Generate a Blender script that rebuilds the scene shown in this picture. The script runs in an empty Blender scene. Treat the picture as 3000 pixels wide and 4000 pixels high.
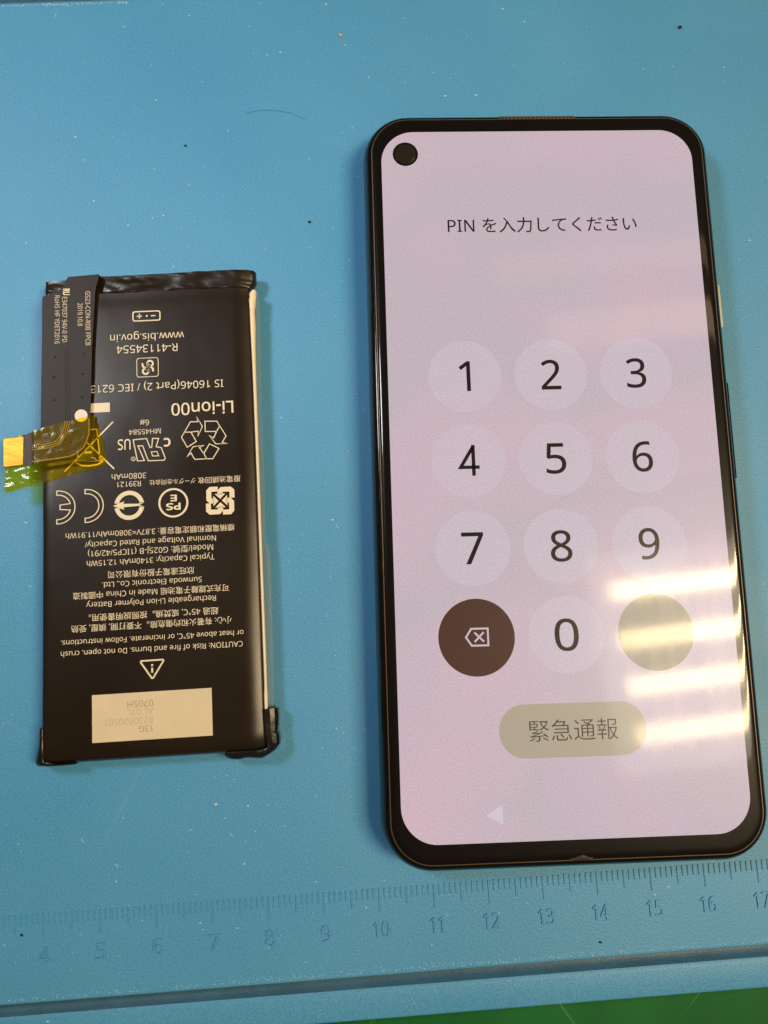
import bpy, bmesh, math, random
from mathutils import Vector, Matrix, noise

S = 0.001                     # everything below is written in millimetres
rnd = random.Random(7)
scene = bpy.context.scene
COL = scene.collection

# ------------------------------------------------------------------ camera
cam_data = bpy.data.cameras.new('camera')
cam = bpy.data.objects.new('camera', cam_data)
COL.objects.link(cam)
cam.matrix_world = Matrix((
    (0.9992066735, 0.0245179353, -0.0313830275, -36.650 * S),
    (-0.0284886911, 0.9906966201, -0.1330736693, -26.513 * S),
    (0.0278283676, 0.1338621598, 0.9906091581, 141.521 * S),
    (0, 0, 0, 1)))
cam_data.sensor_fit = 'VERTICAL'
cam_data.sensor_height = 24.0
cam_data.lens = 24.0 * 2864.08 / 4000.0
cam_data.clip_start = 0.005
cam_data.clip_end = 50.0
scene.camera = cam

# ------------------------------------------------------------------ room light
world = bpy.data.worlds.new('World')
scene.world = world
world.use_nodes = True
bg = world.node_tree.nodes['Background']
bg.inputs['Color'].default_value = (1.0, 0.76, 0.52, 1)
bg.inputs['Strength'].default_value = 0.085

def area(name, x, y, z, sx, sy, rot_z, radiance, color):
    d = bpy.data.lights.new(name, 'AREA')
    d.shape = 'RECTANGLE'
    d.size, d.size_y = sx * S, sy * S
    d.energy = radiance * math.pi * sx * sy * S * S
    d.color = color
    o = bpy.data.objects.new(name, d)
    COL.objects.link(o)
    o.location = (x * S, y * S, z * S)
    o.rotation_euler = (0, 0, rot_z)
    return o

WARM = (1.0, 0.80, 0.52)
RZ = math.radians(5.4)
# four-tube ceiling fixture to the right of the bench
for (lx, ly, k) in ((412, -5, 1.15), (422, -93, 1.0), (431, -175, 0.9), (442, -259, 0.85)):
    L = 640
    area('ceiling_tube', lx + L / 2 * math.cos(RZ), ly + L / 2 * math.sin(RZ), 1200, L, 31, RZ, 62.0 * k, (1.0, 0.73, 0.38))
area('ceiling_fixture_reflector', 735, -105, 1212, 690, 390, RZ, 4.5, (1.0, 0.90, 0.76))
# round bench lamp to the left, and the dim far row of fixtures
bl = area('bench_lamp', -274, 128, 310, 80, 80, 0.0, 5.2, (0.96, 0.98, 1.0))
bl.data.shape = 'DISK'
bl.data.energy *= math.pi / 4
bl.data.spread = math.radians(62)
bl.rotation_euler = (Vector((-274, 128, 310)) - Vector((-52, 42, 0))).to_track_quat('Z', 'Y').to_euler()
area('ceiling_fixture_far', 650, 535, 1250, 620, 75, RZ, 3.6, (1.0, 0.62, 0.36))
area('ceiling_fixture_far', 560, 668, 1250, 640, 60, RZ, 1.6, (1.0, 0.62, 0.36))

scene.view_settings.view_transform = 'Standard'
scene.view_settings.look = 'None'
scene.view_settings.exposure = 0.0
scene.view_settings.gamma = 1.0
scene.view_settings.use_curve_mapping = False

# ------------------------------------------------------------------ material helpers
def new_mat(name):
    m = bpy.data.materials.new(name)
    m.use_nodes = True
    nt = m.node_tree
    return m, nt, nt.nodes['Principled BSDF']

def N(nt, kind, **kw):
    n = nt.nodes.new(kind)
    for k, v in kw.items():
        if k in n.inputs:
            n.inputs[k].default_value = v
        else:
            setattr(n, k, v)
    return n

def coords(nt, scale=(1, 1, 1), rot=(0, 0, 0)):
    tc = N(nt, 'ShaderNodeTexCoord')
    mp = N(nt, 'ShaderNodeMapping')
    mp.inputs['Scale'].default_value = scale
    mp.inputs['Rotation'].default_value = rot
    src = tc.outputs['Object']
    if any(rot):
        m0 = N(nt, 'ShaderNodeMapping')
        m0.inputs['Rotation'].default_value = rot
        mp.inputs['Rotation'].default_value = (0, 0, 0)
        nt.links.new(src, m0.inputs['Vector'])
        src = m0.outputs['Vector']
    nt.links.new(src, mp.inputs['Vector'])
    return mp.outputs['Vector']

def noise_tex(nt, vec, scale, detail=2.0, rough=0.5):
    n = N(nt, 'ShaderNodeTexNoise')
    n.inputs['Scale'].default_value = scale
    n.inputs['Detail'].default_value = detail
    n.inputs['Roughness'].default_value = rough
    nt.links.new(vec, n.inputs['Vector'])
    return n.outputs['Fac']

def ramp(nt, fac, stops):
    r = N(nt, 'ShaderNodeValToRGB')
    e = r.color_ramp.elements
    while len(e) < len(stops):
        e.new(0.5)
    for el, (p, c) in zip(e, stops):
        el.position = p
        el.color = c if len(c) == 4 else (*c, 1)
    nt.links.new(fac, r.inputs['Fac'])
    return r.outputs['Color']

def maprange(nt, fac, a, b, c, d):
    m = N(nt, 'ShaderNodeMapRange')
    for k, v in zip(('From Min', 'From Max', 'To Min', 'To Max'), (a, b, c, d)):
        m.inputs[k].default_value = v
    nt.links.new(fac, m.inputs['Value'])
    return m.outputs['Result']

def bump(nt, bsdf, fac, dist, strength=1.0):
    b = N(nt, 'ShaderNodeBump')
    b.inputs['Strength'].default_value = strength
    b.inputs['Distance'].default_value = dist
    nt.links.new(fac, b.inputs['Height'])
    nt.links.new(b.outputs['Normal'], bsdf.inputs['Normal'])
    return b

def simple(name, color, rough=0.5, metal=0.0, spec=0.5, bump_scale=None, bump_d=0.00002, var=0.0):
    m, nt, b = new_mat(name)
    b.inputs['Base Color'].default_value = (*color, 1)
    b.inputs['Roughness'].default_value = rough
    b.inputs['Metallic'].default_value = metal
    b.inputs['Specular IOR Level'].default_value = spec
    v = coords(nt)
    if var:
        f = noise_tex(nt, v, 300, 4)
        lo = tuple(c * (1 - var) for c in color)
        hi = tuple(min(1, c * (1 + var)) for c in color)
        nt.links.new(ramp(nt, f, [(0.3, lo), (0.7, hi)]), b.inputs['Base Color'])
    if bump_scale:
        bump(nt, b, noise_tex(nt, v, bump_scale, 3), bump_d)
    return m

# blue silicone of the work mat
def make_blue(name='blue_silicone', shade=0.0):
    m, nt, b = new_mat(name)
    v = coords(nt)
    big = noise_tex(nt, v, 16, 3)
    base = ramp(nt, big, [(0.3, (0.072, 0.335, 0.640)), (0.7, (0.090, 0.375, 0.700))])
    fine = noise_tex(nt, v, 3400, 2, 0.6)
    fcol = ramp(nt, fine, [(0.32, (0.74, 0.74, 0.74)), (0.70, (1.22, 1.22, 1.22))])
    mx = N(nt, 'ShaderNodeMix', data_type='RGBA', blend_type='MULTIPLY')
    mx.inputs['Factor'].default_value = 0.75
    nt.links.new(base, mx.inputs['A'])
    nt.links.new(fcol, mx.inputs['B'])
    # fine pale wear / bloom
    wear = noise_tex(nt, coords(nt, (1, 1.6, 1)), 900, 5, 0.7)
    wf = maprange(nt, wear, 0.62, 0.80, 0.0, 0.30)
    mx2 = N(nt, 'ShaderNodeMix', data_type='RGBA')
    mx2.inputs['B'].default_value = (0.45, 0.56, 0.62, 1)
    nt.links.new(wf, mx2.inputs['Factor'])
    nt.links.new(mx.outputs['Result'], mx2.inputs['A'])
    cur = mx2.outputs['Result']
    # faint long scuffs
    for rot, sc in ((0.5, 260), (2.2, 330)):
        sv = noise_tex(nt, coords(nt, (1, 0.03, 1), (0, 0, rot)), sc, 2)
        sf = maprange(nt, sv, 0.72, 0.80, 0, 0.16)
        ms = N(nt, 'ShaderNodeMix', data_type='RGBA')
        ms.inputs['B'].default_value = (0.40, 0.54, 0.62, 1)
        nt.links.new(sf, ms.inputs['Factor'])
        nt.links.new(cur, ms.inputs['A'])
        cur = ms.outputs['Result']
    if shade:  # painted shade: mixes the colour towards dark blue
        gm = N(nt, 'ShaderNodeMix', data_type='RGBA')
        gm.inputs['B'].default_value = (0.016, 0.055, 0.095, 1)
        gf = maprange(nt, noise_tex(nt, v, 120, 4), 0.3, 0.7, shade * 0.8, shade)
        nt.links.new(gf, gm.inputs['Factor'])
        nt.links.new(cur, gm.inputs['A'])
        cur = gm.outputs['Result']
    nt.links.new(cur, b.inputs['Base Color'])
    rr = maprange(nt, noise_tex(nt, v, 30, 3), 0.3, 0.7, 0.42, 0.56)
    nt.links.new(rr, b.inputs['Roughness'])
    b.inputs['Specular IOR Level'].default_value = 0.6
    bump(nt, b, noise_tex(nt, v, 2600, 3, 0.6), 0.00008, 0.9)
    return m
BLUE = make_blue()
BLUE_SHADED = make_blue('blue_silicone_shaded', 0.85)  # shadow band of the grooves, put into the base colour

def make_green():
    m, nt, b = new_mat('green_cutting_mat')
    v = coords(nt)
    base = ramp(nt, noise_tex(nt, v, 60, 4), [(0.3, (0.005, 0.105, 0.024)), (0.7, (0.011, 0.150, 0.034))])
    cur = base
    for rot, sc in ((0.75, 2200), (0.95, 1700), (-0.6, 2600)):
        s = noise_tex(nt, coords(nt, (1, 0.012, 1), (0, 0, rot)), sc, 1)
        f = maprange(nt, s, 0.74, 0.82, 0, 0.35)
        mx = N(nt, 'ShaderNodeMix', data_type='RGBA')
        mx.inputs['B'].default_value = (0.22, 0.42, 0.20, 1)
        nt.links.new(f, mx.inputs['Factor'])
        nt.links.new(cur, mx.inputs['A'])
        cur = mx.outputs['Result']
    nt.links.new(cur, b.inputs['Base Color'])
    b.inputs['Roughness'].default_value = 0.5
    b.inputs['Specular IOR Level'].default_value = 0.2
    bump(nt, b, noise_tex(nt, v, 2500, 2), 0.00003)
    return m
GREEN = make_green()

# phone
def make_frame():
    m, nt, b = new_mat('black_frame')
    b.inputs['Base Color'].default_value = (0.003, 0.0025, 0.0025, 1)
    v = coords(nt)
    nt.links.new(maprange(nt, noise_tex(nt, v, 500, 4), 0.35, 0.7, 0.10, 0.20), b.inputs['Roughness'])
    bump(nt, b, noise_tex(nt, coords(nt, (1, 1, 1)), 700, 3), 0.00001, 0.6)
    return m
FRAME = make_frame()

def glass_surface(nt, b):
    """greasy glossy top of the panel: roughness and relief shared by bezel, picture and keys"""
    tc = N(nt, 'ShaderNodeTexCoord')
    def vec(scale, rot=0.0):
        mp = N(nt, 'ShaderNodeMapping')
        mp.inputs['Scale'].default_value = scale
        mp.inputs['Rotation'].default_value = (0, 0, rot)
        nt.links.new(tc.outputs['Object'], mp.inputs['Vector'])
        return mp.outputs['Vector']
    wipe = noise_tex(nt, vec((1, 0.12, 1), 0.12), 420, 4, 0.6)
    blot = noise_tex(nt, vec((1, 1, 1)), 55, 3)
    add = N(nt, 'ShaderNodeMath', operation='MULTIPLY')
    nt.links.new(wipe, add.inputs[0])
    nt.links.new(blot, add.inputs[1])
    nt.links.new(maprange(nt, add.outputs[0], 0.12, 0.40, 0.038, 0.08), b.inputs['Roughness'])
    b.inputs['Specular IOR Level'].default_value = 0.20
    b.inputs['Coat Weight'].default_value = 0.40
    b.inputs['Coat IOR'].default_value = 1.45
    b.inputs['Coat Roughness'].default_value = 0.30
    grain = noise_tex(nt, vec((1, 1, 1)), 2600, 2)
    bump(nt, b, grain, 0.000003, 0.25)

def make_bezel():
    m, nt, b = new_mat('black_bezel_glass')
    b.inputs['Base Color'].default_value = (0.004, 0.003, 0.003, 1)
    glass_surface(nt, b)
    b.inputs['Specular IOR Level'].default_value = 0.40
    b.inputs['Coat Weight'].default_value = 0.30
    return m
BEZEL = make_bezel()
EDGE = simple('polished_glass_edge', (0.22, 0.15, 0.09), 0.38, 0.6, bump_scale=900, bump_d=0.00003)

def emissive(name, stops, strength=1.0, grain=True):
    m, nt, b = new_mat(name)
    b.inputs['Base Color'].default_value = (0.004, 0.004, 0.004, 1)
    glass_surface(nt, b)
    v = coords(nt)
    if len(stops) == 1:
        col = None
        b.inputs['Emission Color'].default_value = (*stops[0][1], 1)
    else:
        col = ramp(nt, noise_tex(nt, coords(nt, (0.7, 1.0, 1)), 30, 2.5, 0.5), stops)
        if grain:
            g = ramp(nt, noise_tex(nt, v, 3000, 2, 0.7), [(0.3, (0.80, 0.80, 0.80)), (0.7, (1.16, 1.16, 1.16))])
            mx = N(nt, 'ShaderNodeMix', data_type='RGBA', blend_type='MULTIPLY')
            mx.inputs['Factor'].default_value = 0.6
            nt.links.new(col, mx.inputs['A'])
            nt.links.new(g, mx.inputs['B'])
            col = mx.outputs['Result']
        nt.links.new(col, b.inputs['Emission Color'])
    b.inputs['Emission Strength'].default_value = strength
    return m

SCREEN = emissive('screen_wallpaper', [(0.28, (0.625, 0.450, 0.515)), (0.43, (0.580, 0.455, 0.510)), (0.52, (0.535, 0.445, 0.490)),
                                       (0.60, (0.550, 0.445, 0.510)), (0.74, (0.610, 0.445, 0.485))], 1.02)
KEY = emissive('screen_key', [(0.30, (0.610, 0.495, 0.555)), (0.70, (0.580, 0.495, 0.560))], 1.0)
DIGIT = emissive('screen_digit', [(0, (0.010, 0.006, 0.007))])
BROWN = emissive('screen_brown_key', [(0, (0.080, 0.032, 0.022))])
BEIGE = emissive('screen_beige_key', [(0, (0.425, 0.365, 0.270))])
ENTER = emissive('screen_enter_key', [(0, (0.300, 0.265, 0.205))])
TEXTDIM = emissive('screen_dark_text', [(0, (0.060, 0.040, 0.034))])
PALE = emissive('screen_pale_glyph', [(0, (0.600, 0.480, 0.530))])
TRI = emissive('screen_pale_triangle', [(0, (0.640, 0.570, 0.640))])
LENS = simple('camera_lens', (0.022, 0.016, 0.012), 0.08)
HOLE = simple('camera_ring_black', (0.002, 0.002, 0.002), 0.3)
MINT = simple('pale_button', (0.80, 0.76, 0.58), 0.35)
def make_grille():
    m, nt, b = new_mat('speaker_mesh')
    v = coords(nt)
    ch = N(nt, 'ShaderNodeTexChecker')
    ch.inputs['Scale'].default_value = 2600
    ch.inputs['Color1'].default_value = (0.15, 0.10, 0.06, 1)
    ch.inputs['Color2'].default_value = (0.006, 0.004, 0.004, 1)
    nt.links.new(v, ch.inputs['Vector'])
    nt.links.new(ch.outputs['Color'], b.inputs['Base Color'])
    b.inputs['Roughness'].default_value = 0.4
    return m
GRILLE = make_grille()
GRIME = simple('dusty_chip', (0.035, 0.024, 0.017), 0.6, bump_scale=3000, bump_d=0.00005)

# battery
def make_wrap():
    m, nt, b = new_mat('black_pouch_film')
    v = coords(nt)
    f = noise_tex(nt, v, 45, 4)
    nt.links.new(ramp(nt, f, [(0.3, (0.014, 0.0085, 0.0045)), (0.7, (0.019, 0.0115, 0.0060))]), b.inputs['Base Color'])
    nt.links.new(maprange(nt, noise_tex(nt, v, 25, 3), 0.3, 0.7, 0.25, 0.34), b.inputs['Roughness'])
    b.inputs['Specular IOR Level'].default_value = 0.42
    bump(nt, b, noise_tex(nt, v, 3000, 3, 0.6), 0.00002, 0.5)
    return m
WRAP = make_wrap()
FPC = simple('black_flex_film', (0.020, 0.0125, 0.0075), 0.50, 0.0, 0.35, bump_scale=1800, bump_d=0.000012)
BTAPE = simple('black_edge_tape', (0.006, 0.005, 0.0045), 0.30, bump_scale=500, bump_d=0.00006)
INK = simple('cream_print', (0.86, 0.76, 0.57), 0.5)
INKDIM = simple('worn_cream_print', (0.72, 0.61, 0.44), 0.5)
STICKER = simple('cream_sticker_paper', (0.74, 0.64, 0.46), 0.42, var=0.03, bump_scale=900, bump_d=0.00001)
STICKTXT = simple('grey_thermal_print', (0.42, 0.33, 0.21), 0.4)
STICKTXT2 = simple('faint_thermal_print', (0.60, 0.48, 0.31), 0.35)
FOIL = simple('cream_pouch_edge', (0.92, 0.78, 0.55), 0.38, bump_scale=300, bump_d=0.0001)
GOLD = None
def make_gold():
    m, nt, b = new_mat('gold_contact_plate')
    v = coords(nt, (1, 0.08, 1), (0, 0, -1.35))
    f = noise_tex(nt, v, 2200, 3, 0.6)
    nt.links.new(ramp(nt, f, [(0.3, (0.50, 0.27, 0.02)), (0.7, (0.74, 0.46, 0.04))]), b.inputs['Base Color'])
    b.inputs['Metallic'].default_value = 0.55
    b.inputs['Roughness'].default_value = 0.42
    bump(nt, b, f, 0.00005, 0.8)
    return m
GOLD = make_gold()
STIFF = simple('brown_stiffener', (0.050, 0.030, 0.018), 0.5, bump_scale=900)
TRACE = simple('copper_trace', (0.50, 0.34, 0.14), 0.35)
WHITE = simple('white_ink_dot', (0.86, 0.80, 0.70), 0.5)

def make_tape():
    m = bpy.data.materials.new('amber_tape')
    m.use_nodes = True
    nt = m.node_tree
    nt.nodes.clear()
    out = N(nt, 'ShaderNodeOutputMaterial')
    tr = N(nt, 'ShaderNodeBsdfTransparent')
    v = coords(nt)
    f = noise_tex(nt, v, 260, 4)
    nt.links.new(ramp(nt, f, [(0.3, (0.95, 0.78, 0.030)), (0.7, (1.0, 0.88, 0.06))]), tr.inputs['Color'])
    df = N(nt, 'ShaderNodeBsdfDiffuse')
    df.inputs['Color'].default_value = (0.62, 0.44, 0.015, 1)
    gl = N(nt, 'ShaderNodeBsdfGlossy')
    gl.inputs['Roughness'].default_value = 0.12
    fr = N(nt, 'ShaderNodeFresnel')
    fr.inputs['IOR'].default_value = 1.4
    b = N(nt, 'ShaderNodeBump')
    b.inputs['Distance'].default_value = 0.00005
    b.inputs['Strength'].default_value = 0.4
    nt.links.new(noise_tex(nt, coords(nt, (1, 1.8, 1), (0, 0, 0.5)), 300, 3, 0.5), b.inputs['Height'])
    for n in (gl, fr, df):
        nt.links.new(b.outputs['Normal'], n.inputs['Normal'])
    m1 = N(nt, 'ShaderNodeMixShader')
    m1.inputs['Fac'].default_value = 0.09
    nt.links.new(tr.outputs[0], m1.inputs[1])
    nt.links.new(df.outputs[0], m1.inputs[2])
    m2 = N(nt, 'ShaderNodeMixShader')
    nt.links.new(fr.outputs[0], m2.inputs['Fac'])
    nt.links.new(m1.outputs[0], m2.inputs[1])
    nt.links.new(gl.outputs[0], m2.inputs[2])
    nt.links.new(m2.outputs[0], out.inputs['Surface'])
    return m
AMBER = make_tape()

def make_film():
    m = bpy.data.materials.new('clear_film')
    m.use_nodes = True
    nt = m.node_tree
    nt.nodes.clear()
    out = N(nt, 'ShaderNodeOutputMaterial')
    tr = N(nt, 'ShaderNodeBsdfTransparent', Color=(0.90, 0.92, 0.92, 1))
    df = N(nt, 'ShaderNodeBsdfDiffuse', Color=(0.55, 0.56, 0.52, 1))
    gl = N(nt, 'ShaderNodeBsdfGlossy', Roughness=0.2)
    m1 = N(nt, 'ShaderNodeMixShader', Fac=0.22)
    m2 = N(nt, 'ShaderNodeMixShader', Fac=0.07)
    nt.links.new(tr.outputs[0], m1.inputs[1]); nt.links.new(df.outputs[0], m1.inputs[2])
    nt.links.new(m1.outputs[0], m2.inputs[1]); nt.links.new(gl.outputs[0], m2.inputs[2])
    nt.links.new(m2.outputs[0], out.inputs['Surface'])
    return m
FILM = make_film()
DUSTM = simple('pale_dust', (0.72, 0.72, 0.66), 0.8)
DARKC = simple('dark_crumb', (0.025, 0.018, 0.014), 0.8, bump_scale=3000)
TANC = simple('tan_crumb', (0.62, 0.44, 0.28), 0.8, bump_scale=3000)
FIBRE = simple('grey_fibre', (0.04, 0.15, 0.22), 0.7)

# ------------------------------------------------------------------ mesh helpers
def obj(name, verts, faces, mat, parent=None, smooth=False, loc=(0, 0, 0), rz=0.0):
    me = bpy.data.meshes.new(name)
    me.from_pydata([(x * S, y * S, z * S) for x, y, z in verts], [], faces)
    me.update()
    if smooth:
        for p in me.polygons:
            p.use_smooth = True
    me.materials.append(mat)
    o = bpy.data.objects.new(name, me)
    COL.objects.link(o)
    o.location = tuple(c * S for c in loc)
    o.rotation_euler = (0, 0, rz)
    o.parent = parent
    return o

def tag(o, label, cat, group=None, kind=None):
    o['label'] = label
    if cat:
        o['category'] = cat
    if group:
        o['group'] = group
    if kind:
        o['kind'] = kind
    return o

def empty(name, loc, rz=0.0):
    o = bpy.data.objects.new(name, None)
    COL.objects.link(o)
    o.empty_display_size = 0.01
    o.location = tuple(c * S for c in loc)
    o.rotation_euler = (0, 0, rz)
    return o

def rrect(w, h, r, n=12, cx=0, cy=0):
    pts = []
    for (sx, sy, a0) in ((1, 1, 0), (-1, 1, 90), (-1, -1, 180), (1, -1, 270)):
        for i in range(n + 1):
            a = math.radians(a0 + 90 * i / n)
            pts.append((cx + sx * (w / 2 - r) + r * math.cos(a), cy + sy * (h / 2 - r) + r * math.sin(a)))
    return pts

def circle(cx, cy, r, n=48):
    return [(cx + r * math.cos(2 * math.pi * i / n), cy + r * math.sin(2 * math.pi * i / n)) for i in range(n)]

def rings(loops, cap_bottom=True, cap_top=True):
    """loops: list of equal-length lists of (x,y,z)"""
    n = len(loops[0])
    v = [p for l in loops for p in l]
    f = []
    for k in range(len(loops) - 1):
        for i in range(n):
            j = (i + 1) % n
            f.append((k * n + i, k * n + j, (k + 1) * n + j, (k + 1) * n + i))
    if cap_bottom:
        f.append(tuple(reversed(range(n))))
    if cap_top:
        f.append(tuple((len(loops) - 1) * n + i for i in range(n)))
    return v, f

def ccw(poly):
    a = sum(poly[i][0] * poly[(i + 1) % len(poly)][1] - poly[(i + 1) % len(poly)][0] * poly[i][1] for i in range(len(poly)))
    return poly if a > 0 else poly[::-1]

def prism(poly, z0, z1):
    poly = ccw(poly)
    return rings([[(x, y, z0) for x, y in poly], [(x, y, z1) for x, y in poly]])

class Flat:
    """collects flat strokes, discs and polygons of one printed mark, a few hundredths thick"""
    def __init__(self, z0, z1):
        self.v, self.f, self.z0, self.z1 = [], [], z0, z1
    def poly(self, p):
        v, f = prism(p, self.z0, self.z1)
        o = len(self.v)
        self.v += v
        self.f += [tuple(i + o for i in q) for q in f]
        return self
    def ring(self, outer, inner):
        n = len(outer)
        o = len(self.v)
        z0, z1 = self.z0, self.z1
        for l, z in ((outer, z0), (outer, z1), (inner, z1), (inner, z0)):
            self.v += [(x, y, z) for x, y in l]
        for k in range(3):
            for i in range(n):
                j = (i + 1) % n
                self.f.append((o + k * n + i, o + k * n + j, o + (k + 1) * n + j, o + (k + 1) * n + i))
        return self
    def stroke(self, pts, w, closed=False):
        """mitred ribbon"""
        n = len(pts)
        P = [Vector(p) for p in pts]
        L, R = [], []
        for i in range(n):
            if closed:
                a, b = P[i - 1], P[(i + 1) % n]
            else:
                a, b = P[max(i - 1, 0)], P[min(i + 1, n - 1)]
            d1 = (P[i] - a).normalized() if (P[i] - a).length > 1e-9 else None
            d2 = (b - P[i]).normalized() if (b - P[i]).length > 1e-9 else None
            d1 = d1 or d2
            d2 = d2 or d1
            n1, n2 = Vector((-d1.y, d1.x)), Vector((-d2.y, d2.x))
            t = n1 + n2
            t = t.normalized() if t.length > 1e-6 else n1
            m = min(1.0 / max(t.dot(n1), 0.4), 2.0)
            L.append(P[i] + t * (w / 2 * m))
            R.append(P[i] - t * (w / 2 * m))
        if closed:
            return self.ring([tuple(p) for p in L], [tuple(p) for p in R])
        o = len(self.v)
        for l, z in ((L, self.z0), (L, self.z1), (R, self.z1), (R, self.z0)):
            self.v += [(p.x, p.y, z) for p in l]
        for k in range(4):
            for i in range(n - 1):
                kk = (k + 1) % 4
                self.f.append((o + k * n + i, o + k * n + i + 1, o + kk * n + i + 1, o + kk * n + i))
        return self
    def build(self, name, mat, parent):
        return obj(name, self.v, self.f, mat, parent)

_text_cache = {}
def sans(s):
    # plain sans-serif letterforms for Latin letters and digits
    out = ''
    for ch in s:
        if 'A' <= ch <= 'Z':
            ch = chr(0x1D5A0 + ord(ch) - 65)
        elif 'a' <= ch <= 'z':
            ch = chr(0x1D5BA + ord(ch) - 97)
        elif '0' <= ch <= '9':
            ch = chr(0x1D7E2 + ord(ch) - 48)
        out += ch
    return out
def text_geo(s, bold=0.0):
    s = sans(s)
    key = (s, bold)
    if key in _text_cache:
        return _text_cache[key]
    c = bpy.data.curves.new('lettering', 'FONT')
    c.body = s
    c.resolution_u = 3
    c.offset = bold
    o = bpy.data.objects.new('lettering', c)
    COL.objects.link(o)
    dg = bpy.context.evaluated_depsgraph_get()
    dg.update()
    me = bpy.data.meshes.new_from_object(o.evaluated_get(dg))
    v = [(p.co.x, p.co.y) for p in me.vertices]
    f = [tuple(p.vertices) for p in me.polygons]
    bpy.data.objects.remove(o)
    bpy.data.curves.remove(c)
    bpy.data.meshes.remove(me)
    x0, x1 = min(p[0] for p in v), max(p[0] for p in v)
    y0, y1 = min(p[1] for p in v), max(p[1] for p in v)
    _text_cache[key] = (v, f, x0, x1, y0, y1)
    return _text_cache[key]

def text(name, s, cx, cy, width, rot, z, mat, parent, bold=0.0, height=None, depth=0.0):
    if '1' in s:
        bold = 0.0
    v, f, x0, x1, y0, y1 = text_geo(s, bold)
    k = width / (x1 - x0)
    ky = k if height is None else height / (y1 - y0)
    mx, my = (x0 + x1) / 2, (y0 + y1) / 2
    ca, sa = math.cos(rot), math.sin(rot)
    out = []
    for x, y in v:
        a, b = (x - mx) * k, (y - my) * ky
        out.append((cx + a * ca - b * sa, cy + a * sa + b * ca, z))
    if depth:
        # raised letter: top sheet plus walls down to the surface
        n = len(out)
        edges = {}
        for q in f:
            for i in range(len(q)):
                e = (q[i], q[(i + 1) % len(q)])
                edges[e] = edges.get(e, 0) + 1
        walls = [(a, b, b + n, a + n) for (a, b) in edges if (b, a) not in edges]
        out = out + [(x, y, zz - depth) for x, y, zz in out]
        f = [q for q in f] + [tuple(reversed(w)) for w in walls]
    return obj(name, out, f, mat, parent)

# ------------------------------------------------------------------ the green mat underneath
MAT_Z = 0.0
g = obj('cutting_mat', [(-260, -260, -5.4), (260, -260, -5.4), (260, 260, -5.4), (-260, 260, -5.4),
                        (-260, -260, -3.2), (260, -260, -3.2), (260, 260, -3.2), (-260, 260, -3.2)],
        [(3, 2, 1, 0), (4, 5, 6, 7), (0, 1, 5, 4), (1, 2, 6, 5), (2, 3, 7, 6), (3, 0, 4, 7)], GREEN)
tag(g, 'scratched green cutting mat showing at the bottom right under the blue mat', 'cutting mat')

# ------------------------------------------------------------------ blue work mat with raised rims
MAT_ROT = 0.0325
work = empty('work_mat', (0, 0, 0), MAT_ROT)
tag(work, 'blue silicone work mat with moulded centimetre ruler and dark groove along the front', 'work mat')
def profile_strip(name, prof, x0, x1, nx, parent, mat):
    v, f = [], []
    m = len(prof)
    for i in range(nx + 1):
        x = x0 + (x1 - x0) * i / nx
        v += [(x, y, z) for y, z in prof]
    for i in range(nx):
        for k in range(m - 1):
            f.append((i * m + k, (i + 1) * m + k, (i + 1) * m + k + 1, i * m + k + 1))
    return obj(name, v, f, mat, parent, smooth=False)
# main sheet
profile_strip('mat_sheet', [(-89.7, -3.1), (-89.7, 0), (106.1, 0), (106.1, -3.1)], -190, 190, 1, work, BLUE)
def rim(name, prof, mat):
    o = profile_strip(name, prof, -190, 190, 60, work, mat)
    for p in o.data.polygons:
        p.use_smooth = True
    o.data.set_sharp_from_angle(angle=math.radians(50))
    return o
def side(y0, s, prof):
    pr = [(y0 + s * a, b) for a, b in prof]
    return pr if s > 0 else pr[::-1]
SHOULDER = [(-0.5, 0.001), (-0.2, -0.01), (-0.05, -0.06), (0.0, -0.16)]
GROOVE = [(0.0, -0.16), (0.12, -1.9), (0.35, -2.25), (0.9, -2.35), (1.5, -2.25), (2.1, -1.8), (2.6, -1.35)]
LEDGE = [(2.6, -1.35), (2.95, -1.17), (3.4, -1.1), (7.45, -1.1), (7.75, -1.2), (7.9, -1.5), (7.95, -3.15)]
for y0, sg, pre in ((-90.2, -1, 'front_'), (106.6, 1, 'back_')):
    rim(pre + 'shoulder', side(y0, sg, SHOULDER), BLUE)
    rim(pre + 'groove', side(y0, sg, GROOVE), BLUE_SHADED)
    rim(pre + 'ledge', side(y0, sg, LEDGE), BLUE)
# ruler, 1 cm marks
RX, RY, RS = -37.55, -75.40, 1.0032
tick_meshes = {}
def tick(length):
    if length not in tick_meshes:
        w = 0.17
        t = 0.11
        v = [(-w, 0, -0.02), (w, 0, -0.02), (w, -length, -0.02), (-w, -length, -0.02),
             (-t, -.05, 0.17), (t, -.05, 0.17), (t, -length + .05, 0.17), (-t, -length + .05, 0.17)]
        f = [(7, 6, 5, 4), (0, 1, 5, 4), (1, 2, 6, 5), (2, 3, 7, 6), (3, 0, 4, 7)]
        o = obj('ruler_tick', v, f, BLUE, work)
        tick_meshes[length] = o
        return o
    o = tick_meshes[length].copy()
    COL.objects.link(o)
    return o
for mm in range(30, 179):
    ln = 4.1 if mm % 10 == 0 else (3.1 if mm % 5 == 0 else 1.85)
    o = tick(ln)
    o.location = ((RX + (mm - 100) * RS) * S, RY * S, 0)
for cm in range(4, 18):
    s = str(cm)
    text('ruler_numeral', s, RX + (cm * 10 - 100) * RS + 0.1, RY - 7.05, 1.7 if cm < 10 else (2.9 if cm != 11 else 2.2), 0, 0.22, BLUE, work, 0.0, 2.75, 0.24)

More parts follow.
